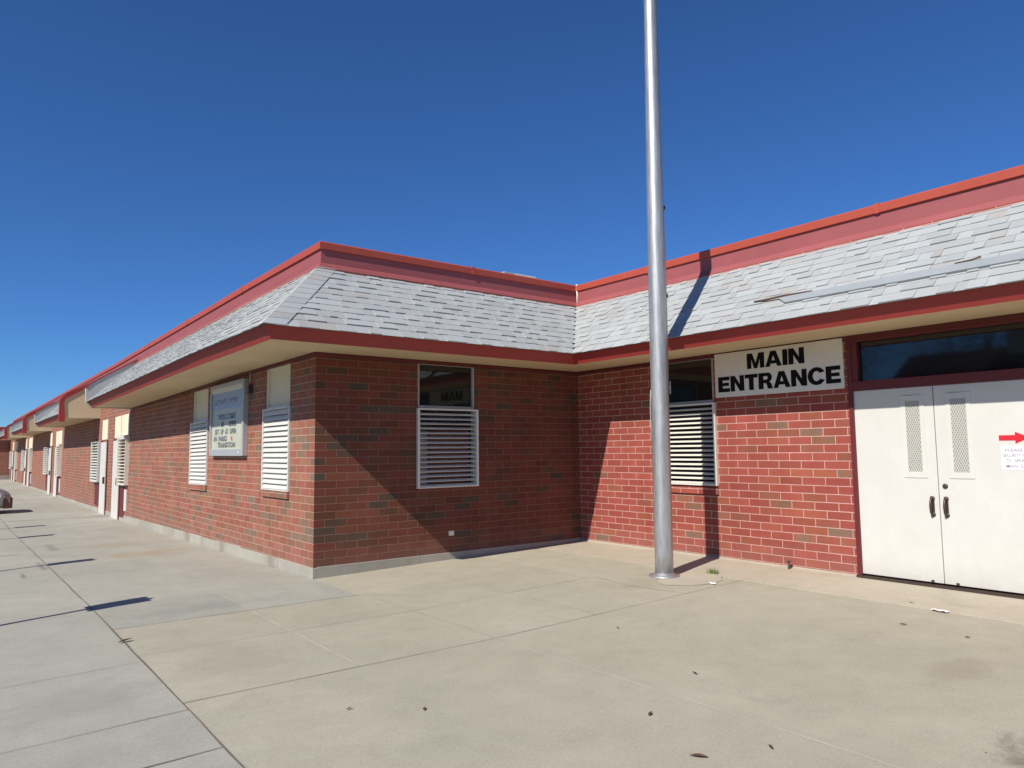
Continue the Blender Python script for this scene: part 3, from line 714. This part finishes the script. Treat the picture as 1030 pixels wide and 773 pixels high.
def letters(txt, ya, yb, z, h, p):
    gs = [glyph(c) for c in txt]; gap = .06; tot = sum(g_[1] for g_ in gs)+gap*(len(gs)-1); sxx = abs(yb-ya)/tot; u = 0
    for loops, wd in gs:
        cu = bpy.data.curves.new('letter', 'CURVE'); cu.dimensions = '2D'; cu.fill_mode = 'BOTH'; cu.extrude = .002
        for lp in loops:
            spn = cu.splines.new('POLY'); spn.points.add(len(lp)-1); spn.use_cyclic_u = True
            for q, (a_, b_) in zip(spn.points, lp): q.co = (a_*sxx+u*sxx, b_*h, 0, 1)
        t_ = bpy.data.objects.new('letter', cu); COL.objects.link(t_); bpy.context.view_layer.update()
        me = bpy.data.meshes.new_from_object(t_.evaluated_get(bpy.context.evaluated_depsgraph_get()))
        bpy.data.objects.remove(t_); bpy.data.curves.remove(cu)
        for v in me.vertices: a_, b_, c_ = v.co; v.co = (sx-.002-c_, ya-a_, z+b_)
        me.materials.clear(); me.materials.append(m_black); me.name = 'letter'
        o = bpy.data.objects.new('letter', me); COL.objects.link(o); o.parent = p; o.matrix_parent_inverse = root_inv(p)
        u += wd+gap
letters('MAIN', -3.40, -4.235, 2.572, .205, sg); letters('ENTRANCE', -2.925, -4.70, 2.285, .212, sg)

# reader board
rb = empty('reader_board', (0, 3.6, 2.07)); tag(rb, 'grey framed glass-faced message board on the long brick wall between two louvers', 'sign')
ra, rbb, rz0, rz1 = 2.70, 4.58, 1.47, 2.715
mb = MB(); mb.box(-.085, 0, ra, ra+.07, rz0, rz1); mb.box(-.085, 0, rbb-.07, rbb, rz0, rz1); mb.box(-.085, 0, ra+.07, rbb-.07, rz0, rz0+.11); mb.box(-.085, 0, ra+.07, rbb-.07, rz1-.07, rz1)
mb.build('frame', m_alu, rb, bevel=.004)
mb = MB(); mb.box(-.055, -.005, ra+.07, rbb-.07, rz0+.11, rz1-.07-.37); mb.build('message_panel', m_bface, rb)
mb = MB(); mb.box(-.060, -.005, ra+.07, rbb-.07, rz1-.07-.37, rz1-.07); mb.build('header_panel', m_bhead, rb)
mb = MB(); mb.box(-.075, -.0, ra+.07, rbb-.07, rz1-.15, rz1-.07); mb.build('light_strip', m_ivory, rb)
def rline(t, ya, yb, z, h, m, x=-.056):
    n = len(t); i = 0
    while i < n:
        if t[i] == ' ': i += 1; continue
        j = i
        while j < n and t[j] != ' ': j += 1
        q0 = ya-(ya-yb)*i/n; q1 = ya-(ya-yb)*(j-.15)/n
        text_mesh('lettering', t[i:j], m, (x, q0, z), (0, -1, 0), (0, 0, 1), h, abs(q1-q0), bold=.03, depth=.003, parent=rb, spacing=1.1); i = j
rline('SCHOOL NEWS', 4.35, 3.05, 2.35, .10, m_bhead, -.0605)
rline('WELCOME', 4.15, 3.15, 2.09, .10, m_bblue)
rline('NO    SCHOOL', 3.95, 3.12, 1.965, .09, m_bink)
rline('SET UP AT OPEN', 4.33, 3.12, 1.84, .09, m_bink)
rline('IN PARKS', 4.38, 3.62, 1.72, .09, m_bink); rline('4', 3.42, 3.30, 1.72, .09, m_inkred)
rline('TRANSITION', 4.15, 3.15, 1.61, .09, m_bink)
mb = MB(); mb.lathe([(0, 0), (.022, 0), (.022, -.003), (0, -.003)], (-.0852, ra+.22, rz0+.055), 14, axis='x'); mb.build('lock_badge', m_paper, rb)
fl = empty('wall_junction_box', (0, 2.5, 2.6)); tag(fl, 'small dark electrical box with conduit at the upper right corner of the message board', 'electrical box')
mb = MB(); mb.box(-.07, 0, 2.50, 2.60, 2.46, 2.60); mb.build('box_body', m_bronze, fl, bevel=.006)
mb = MB(); mb.tube([(-.03, 2.56, 2.60), (-.03, 2.56, 2.83)], .010, 8); mb.tube([(-.035, 2.60, 2.52), (-.035, 2.70, 2.52)], .010, 8); mb.build('conduit', m_alu, fl)

# arrow and notice on the right door leaf
mb = MB(); ax = W+.0035
ar = [(-6.325, 1.557), (-6.325, 1.612), (-6.47, 1.612), (-6.47, 1.645), (-6.60, 1.585), (-6.47, 1.524), (-6.47, 1.557)]
mb.prism(ar, 'x', ax-.002, ax); tag(mb.build('arrow_sticker', m_redv), 'red arrow sticker pointing right on the white door', 'arrow')
nb = empty('door_notice', (ax, -6.5, 1.38)); tag(nb, 'white paper notice taped to the white door beneath the red arrow', 'notice')
mb = MB(); mb.box(ax-.002, ax, -6.70, -6.335, 1.262, 1.50); mb.build('sheet', m_paper, nb)
def nl(t, ya, yb, z, m=m_ink):
    n = len(t); i = 0
    for wrd in t.split():
        i = t.index(wrd, i); q0 = ya-(ya-yb)*i/n; q1 = ya-(ya-yb)*(i+len(wrd)-.1)/n; i += len(wrd)
        text_mesh('lettering', wrd, m, (ax-.0022, q0, z), (0, -1, 0), (0, 0, 1), .031, abs(q1-q0), bold=.01, depth=.0008, parent=nb)
nl('PLEASE USE', -6.375, -6.64, 1.445); nl('SECURITY', -6.352, -6.515, 1.392); nl('CAMERA', -6.53, -6.685, 1.392, m_inkred)
nl('TO SPEAK TO', -6.375, -6.65, 1.338); nl('MAIN OFFICE', -6.375, -6.66, 1.283)

# flagpole
px, py = 3.228, -3.112; gz = G(px, py)
fp = empty('flagpole', (px, py, gz)); tag(fp, 'tall tapered aluminium flagpole standing on the concrete in front of the entrance wall', 'flagpole')
mb = MB(); prof = [(.112, gz)]
for i in range(1, 41): z = gz+10.8*i/40; prof.append((.112-.0085*max(0, z-3.9), z))
mb.lathe(prof, (px, py, 0), 40); mb.v = [(x+.0032*z, y-.0026*z, z) for x, y, z in mb.v]; mb.build('shaft', m_pole, fp)
mb = MB(); mb.lathe([(.19, gz-.01), (.19, gz+.008), (.185, gz+.018), (.125, gz+.022), (.122, gz+.045), (.108, gz+.047)], (px, py, 0), 40); mb.build('base_flange', m_pole, fp)
mb = MB(); mb.lathe([(.02, gz+10.8), (.03, gz+10.86), (.09, gz+10.93), (.11, gz+11.0), (.09, gz+11.07), (.0, gz+11.11)], (px, py, 0), 24); mb.build('finial', m_ivory, fp)
rr = Vector((.79, -.61, 0))
def ofs(d, z): return (px+rr.x*d, py+rr.y*d, z)
mb = MB(); mb.tube([ofs(.117, 2.05), ofs(.128, 3.0), ofs(.130, 4.0), ofs(.122, 6), ofs(.114, 8.5), ofs(.10, 10.7)], .005, 6); mb.tube([ofs(-.108, 1.6), ofs(-.116, 1.8), ofs(-.117, 2.05), ofs(-.105, 2.25)], .005, 6); mb.build('halyard', m_rope, fp)
mb = MB(); c0 = Vector(ofs(.10, 2.28)); mb.tube([c0, c0+rr*.04], .012, 8); mb.tube([c0+rr*.04+Vector((0, 0, .08)), c0+rr*.04-Vector((0, 0, .08))], .009, 8); mb.build('cleat', m_alu, fp)
for zz in (4.6, 3.45): mb = MB(); mb.lathe([(0, -.03), (.014, -.025), (.016, 0), (.014, .025), (0, .03)], ofs(.134, zz), 10); mb.build('snap_hook', m_bronze, fp)

# patched concrete round the pole foot
mb = MB(); n = 26; pts = []
for i in range(n):
    a = 2*math.pi*i/n; r0 = .62*(1+.25*math.sin(2*a+.6)+rnd.uniform(-.09, .09)); x, y = px+.25+math.cos(a)*r0*.9, py-.25+math.sin(a)*r0*.7
    pts.append((min(x, 4.3), y, 0))
mb.face([(x, y, G(x, y)+.0035) for x, y, _ in pts]); struct(mb.build('concrete_patch', m_ledge))

# metal channel and cable lying along the roof slope
def onroof(t, y, l=0): q = O0+SL*t+NR*l; return (W+q.x, y, q.y)
ch = empty('roof_channel', onroof(.27, -5)); tag(ch, 'long grey metal channel fixed along the shingle slope above the entrance', 'channel')
mb = MB(); t0, t1 = .20, .285
ysn = [-12.9, -4.45, -4.28]
mb.hexa([onroof(t0, -12.9, .012), onroof(t0, -4.50, .012), onroof(t1, -4.36, .012), onroof(t1, -12.9, .012), onroof(t0, -12.9, .04), onroof(t0, -4.5, .04), onroof(t1, -4.36, .04), onroof(t1, -12.9, .04)])
mb.build('channel', m_strip, ch, bevel=.004)
mb = MB(); mb.tube([onroof(.30, -4.02, .03), onroof(.292, -4.2, .035), onroof(.288, -4.45, .05), onroof(.285, -4.8, .045)], [.010, .014, .012, .006], 8); mb.tube([onroof(.297, -6.3, .03), onroof(.30, -6.45, .035), onroof(.31, -6.53, .045)], .010, 8)
mb.build('cable', m_rust, ch)

# rooftop units
def rooftop(name, x, y, z0, w_, d_, h_, label, mats):
    e = empty(name, (x, y, z0)); tag(e, label, 'rooftop unit')
    mb = MB(); mb.box(x, x+w_, y, y+d_, z0, z0+h_); mb.build('housing', mats[0], e, bevel=.02)
    mb = MB(); mb.box(x-.04, x+w_+.04, y-.04, y+d_+.04, z0+h_, z0+h_+.06); mb.build('lid', mats[1], e, bevel=.01); return e
rooftop('rooftop_vent', 5.80, 3.1, 3.98, .55, .8, 1.31, 'pale boxy vent just visible above the parapet left of the inner corner', (m_greyframe, m_ivory))
rooftop('exhaust_hood', 5.50, 3.05, 3.98, .20, .3, 1.30, 'small dark exhaust hood beside the pale rooftop vent', (m_bronze, m_alu))

# small ground things
e = empty('pipe_stub', (4.60, -3.93, G(4.6, -3.93))); tag(e, 'small rusty pipe stub standing at the foot of the brick wall', 'pipe stub'); gz2 = G(4.6, -3.93)+.008
mb = MB(); mb.tube([(4.64, -3.93, gz2-.02), (4.64, -3.93, gz2+.085)], .013, 10); mb.build('stem', m_rust, e)
mb = MB(); mb.lathe([(0, 0), (.028, 0), (.03, .012), (.022, .022), (0, .022)], (4.64, -3.93, gz2+.085), 14); mb.build('stub_cap', m_rust, e)
def curl_leaf(x, y, L, ang, z=None):
    mb = MB(); n = 6; z0 = G(x, y)+.004
    for i in range(n):
        def pt(k, s):
            t = k/n; wv = L*.16*math.sin(math.pi*min(max(t, .02), .98))*s; px_, py_ = (t-.5)*L, wv
            zz = z0+.003+abs(wv)*.5+.15*L*t*t*math.sin(ang*3)**2
            return (x+px_*math.cos(ang)-py_*math.sin(ang), y+px_*math.sin(ang)+py_*math.cos(ang), zz)
        for s in (-1, 1): mb.face([pt(i, 0), pt(i+1, 0), pt(i+1, s), pt(i, s)])
    return mb
leaves = [(-.60, -6.61, .10, 2.2, 'largest curled brown leaf lying low in the middle foreground of the court'),
          (-.33, -6.03, .06, 0.4, 'small dark leaf on the tan concrete left of the largest leaf'),
          (-.20, -6.78, .06, .9, 'small brown leaf just right of the largest leaf'),
          (.51, -5.71, .06, 1.4, 'small dry leaf in the centre of the tan court'),
          (2.90, -6.10, .075, 2.4, 'curled leaf on the paving a step in front of the doors'),
          (2.85, -6.63, .065, 2.8, 'dry leaf at the right edge of the court in front of the doors'),
          (-1.73, -4.75, .05, .3, 'left one of two dark specks of leaf on the lower left of the court'),
          (-1.36, -5.06, .055, .9, 'right one of two dark specks of leaf on the lower left of the court'),
          (1.03, -4.44, .05, 1.2, 'tiny leaf beyond the cross joint left of the flagpole'),
          (3.79, -5.78, .05, 2.0, 'tiny brown leaf on the lighter strip by the doors')]
for x, y, L, a, lab in leaves: tag(curl_leaf(x, y, L, a).build('dry_leaf', m_leaf), lab, 'leaf', 'dry leaves scattered on the court')
mb = curl_leaf(-2.52, -1.93, .13, .3); mb.v += []; tag(mb.build('dry_leaf', m_leaf), 'dark leaf lying on the long joint between grey and tan concrete', 'leaf', 'dry leaves scattered on the court')
for (x, y, L, lab) in ((3.62, -6.11, .11, 'crumpled white paper scrap on the paving in front of the doors'), (3.22, -3.83, .07, 'small white paper scrap on the paving beside the flagpole foot')):
    mb = MB(); z0 = G(x, y)+.006; N = 5
    hh = [[rnd.uniform(0, .018) for _ in range(N+1)] for _ in range(N+1)]
    P_ = lambda i, j: (x+(i/N-.5)*L*.6+(j/N)*.01, y+(j/N-.5)*L*1.3, z0+hh[i][j])
    for i in range(N):
        for j in range(N): mb.face([P_(i, j), P_(i+1, j), P_(i+1, j+1), P_(i, j+1)])
    tag(mb.build('paper_scrap', m_litter), lab, 'litter')
mb = MB()
for i in range(46):
    x, y = 3.74+rnd.gauss(0, .02), -3.45+rnd.gauss(0, .03); a = rnd.uniform(0, 6.3); h = rnd.uniform(.03, .09); z0 = G(x, y)+.003
    mb.face([(x-.005, y+.003, z0), (x+.005, y-.003, z0), (x+math.cos(a)*h*.6, y+math.sin(a)*h*.6, z0+h)])
tag(mb.build('weed', m_weed), 'small green weed growing from the crack beside the flagpole', 'weed')
mb = MB(); n = 40; pts = []
for i in range(n):
    a = 2*math.pi*i/n; r0 = (1+.22*math.sin(3*a)+rnd.uniform(-.1, .1)); pts.append((.85+math.cos(a)*.16*r0, -8.02+math.sin(a)*.10*r0))
mb.face([(x, y, G(x, y)+.004) for x, y in pts])
for i in range(70):
    a = rnd.uniform(0, 6.28); r0 = abs(rnd.gauss(0, .55)); x, y = .85+math.cos(a)*.62*r0, -7.98+math.sin(a)*.45*r0; s = rnd.uniform(.0015, .005); z0 = G(x, y)+.003
    mb.hexa([(x-s, y-s, z0), (x+s, y-s*.6, z0), (x+s*.8, y+s, z0), (x-s*.7, y+s*.8, z0), (x-s*.5, y-s*.5, z0+s), (x+s*.5, y-s*.4, z0+s*.8), (x+s*.4, y+s*.5, z0+s), (x-s*.4, y+s*.4, z0+s*.7)])
o = mb.build('soil_patch', m_stain); o['kind'] = 'stuff'; o['label'] = 'dark patch of soil and grit at the lower right edge of the paving'

# parking signs at the kerb, outside the frame: their shadows cross the sidewalk
def sign_post(bx_, by_, h, first=None):
    z0 = G(bx_, by_)
    e = empty('parking_sign', (bx_, by_, z0))
    mb = MB(); mb.box(bx_-.022, bx_+.022, by_-.03, by_+.03, z0, z0+h); mb.build('post', m_greyframe, e)
    mb = MB(); mb.box(bx_-.028, bx_-.024, by_-.15, by_+.15, z0+h-.60, z0+h); mb.build('sign_plate', m_paper, e, bevel=.001); return e
for i, (tx, ty) in enumerate(((-1.87, .06), (-1.81, 4.45), (-1.81, 9.92), (-1.70, 12.91))):
    h = 2.1; L_ = h/.925
    tag(sign_post(tx-L_, ty-.275*L_, h), ['nearest', 'second', 'third', 'farthest'][i]+' of the kerbside parking signs on grey posts left of the frame', 'road sign', 'parking signs along the kerb')

# car at the far left
def car(xn, yc, zg):
    m_cp = plain('silver_car_paint', (.34, .33, .32), .3, .05, 3, metal=.5); m_lo = plain('maroon_bumper_paint', (.12, .055, .06), .35, .05, 3)
    m_lens = plain('headlight_lens', (.5, .5, .5), .15, .05, 9)
    e = empty('parked_car', (xn-2.3, yc, zg)); tag(e, 'silver car with dark maroon bumper parked at the far left edge', 'car')
    # stations from nose (s=0) backwards: half width, z bottom, z belt
    st = [(0, .62, .30, .50), (.06, .74, .22, .62), (.25, .82, .20, .72), (.7, .86, .2, .80), (1.3, .88, .2, .88), (2.2, .89, .2, .92), (3.3, .88, .2, .93), (4.1, .84, .22, .92), (4.45, .76, .26, .85), (4.55, .66, .34, .6)]
    mb = MB(); rings = []
    for s, hw, z0, z1 in st:
        prof = [(-hw*.9, z0), (-hw, z0+.12), (-hw*1.0, (z0+z1)/2+.05), (-hw*.94, z1-.06), (-hw*.78, z1), (0, z1+.03), (hw*.78, z1), (hw*.94, z1-.06), (hw, (z0+z1)/2+.05), (hw, z0+.12), (hw*.9, z0)]
        rings.append([(xn-s, yc+a, zg+b) for a, b in prof])
    for i in range(len(rings)-1):
        for j in range(len(rings[0])-1): mb.face([rings[i][j], rings[i][j+1], rings[i+1][j+1], rings[i+1][j]], 0, True)
        mb.face([rings[i][0], rings[i+1][0], rings[i+1][-1], rings[i][-1]], 0)
    mb.face(rings[0]); mb.face(rings[-1]); mb.build('body', m_cp, e)
    mb = MB(); rr_ = []
    for s, hw, z in ((1.25, .72, .88), (1.95, .62, 1.36), (3.05, .62, 1.40), (3.95, .70, .92)): rr_.append([(xn-s, yc-hw, zg+z), (xn-s, yc+hw, zg+z)])
    for i in range(3): mb.face([rr_[i][0], rr_[i][1], rr_[i+1][1], rr_[i+1][0]], 0 if i == 1 else 1)
    for k in (0, 1): mb.face([rr_[i][k] for i in range(4)], 1)
    mb.build('cabin', [m_cp, m_glass], e)
    mb = MB(); 
    pr = [(-.75, .18), (-.80, .30), (-.78, .50), (.78, .50), (.80, .30), (.75, .18)]
    b0 = [(xn+.02, yc+a*.86, zg+b) for a, b in pr]; b1 = [(xn-.22, yc+a*1.06, zg+b) for a, b in pr]
    mb.face(b0)
    for i in range(6): mb.face([b0[i], b0[(i+1) % 6], b1[(i+1) % 6], b1[i]])
    mb.build('bumper', m_lo, e, bevel=.02)
    for sy in (-1, 1):
        mb = MB(); mb.hexa([(xn-.04, yc+sy*.66, zg+.53), (xn-.3, yc+sy*.84, zg+.53), (xn-.34, yc+sy*.80, zg+.53), (xn-.1, yc+sy*.6, zg+.53), (xn-.08, yc+sy*.64, zg+.63), (xn-.32, yc+sy*.83, zg+.68), (xn-.36, yc+sy*.78, zg+.68), (xn-.12, yc+sy*.6, zg+.64)]); mb.build('headlight', m_lens, e)
        for sx_ in (.82, 3.55):
            mb = MB(); mb.lathe([(.0, -.1), (.24, -.1), (.31, -.08), (.325, 0), (.31, .08), (.24, .1), (0, .1)], (xn-sx_, yc+sy*.80, zg+.325), 28, axis='y'); wh = mb.build('wheel', m_rubber, e)
            mb = MB(); mb.lathe([(0, -.11*sy*-1), (.18, .108*sy), (.2, .1*sy)], (xn-sx_, yc+sy*.80, zg+.325), 20, axis='y'); mb.build('rim', m_alu, wh, world=False)
car(-2.15, 18.85, G(-2.5, 18)-.02)

# trees across the road, seen only as reflections in the glass
def tree(x, y, h, seed, label):
    r = random.Random(seed); e = empty('street_tree', (x, y, -.3)); tag(e, label, 'tree', 'trees across the road')
    mb = MB(); mb.tube([(x, y, -.3), (x+.1, y, h*.25), (x-.05, y+.1, h*.5), (x, y, h*.85)], [.22, .17, .12, .04], 10)
    tips = []
    for i in range(9):
        a = r.uniform(0, 6.28); z = h*r.uniform(.28, .6); L = h*r.uniform(.2, .34); p = Vector((x, y, z)); q = p+Vector((math.cos(a)*L, math.sin(a)*L, L*.7)); tips.append(q)
        mb.tube([p, p.lerp(q, .5)+Vector((0, 0, -.1)), q], [.07, .045, .015], 6)
    mb.build('trunk', m_bark, e)
    mb = MB(); cl = [(t, h*r.uniform(.10, .17)) for t in tips]+[(Vector((x+r.gauss(0, h*.12), y+r.gauss(0, h*.12), h*r.uniform(.55, .95))), h*r.uniform(.09, .15)) for _ in range(12)]
    for c, rad in cl:
        for _ in range(170):
            d = Vector((r.gauss(0, 1), r.gauss(0, 1), r.gauss(0, .8))).normalized()*rad*r.uniform(.45, 1.1); p = c+d; s = r.uniform(.07, .15)
            a, b = Vector((r.gauss(0, 1), r.gauss(0, 1), r.gauss(0, 1))).normalized(), Vector((r.gauss(0, 1), r.gauss(0, 1), r.gauss(0, 1))).normalized()
            mb.face([p-a*s, p+b*s*.5, p+a*s, p-b*s*.5])
    mb.keep = True; mb.build('crown', m_foliage, e)
hb = empty('house', (-30, 6, -.3)); tag(hb, 'low brick house with maroon roof across the road outside the frame', 'house')
mb = MB(); mb.box(-34, -26, -1, 9, -.3, 3.2); mb.build('wall', m_brickL, hb)
mb = MB(); mb.prism([(-35, 3.2), (-25, 3.2), (-25.2, 3.5), (-30, 6.6), (-34.8, 3.5)], 'y', -1.6, 9.6); mb.build('roof', m_maroon, hb)
mb = MB(); mb.box(-30.6, -29.2, 3, 4.4, 5.6, 7.6); mb.build('chimney', m_cream, hb)
TR = ((-38, 1, 13), (-37, 8, 12.5), (-25, 12.5, 9), (-23, 24, 9), (-20, -12, 8), (-39, -6, 11))
TL = ('tall leafy tree behind the middle of the maroon-roofed house', 'leafy tree behind the north end of the maroon-roofed house', 'leafy tree standing beside the maroon-roofed house', 'northernmost leafy tree across the road', 'leafy tree nearest the road south of the house', 'tallest leafy tree behind the south end of the house')
for i, (x, y, h) in enumerate(TR): tree(x, y, h, i+3, TL[i])
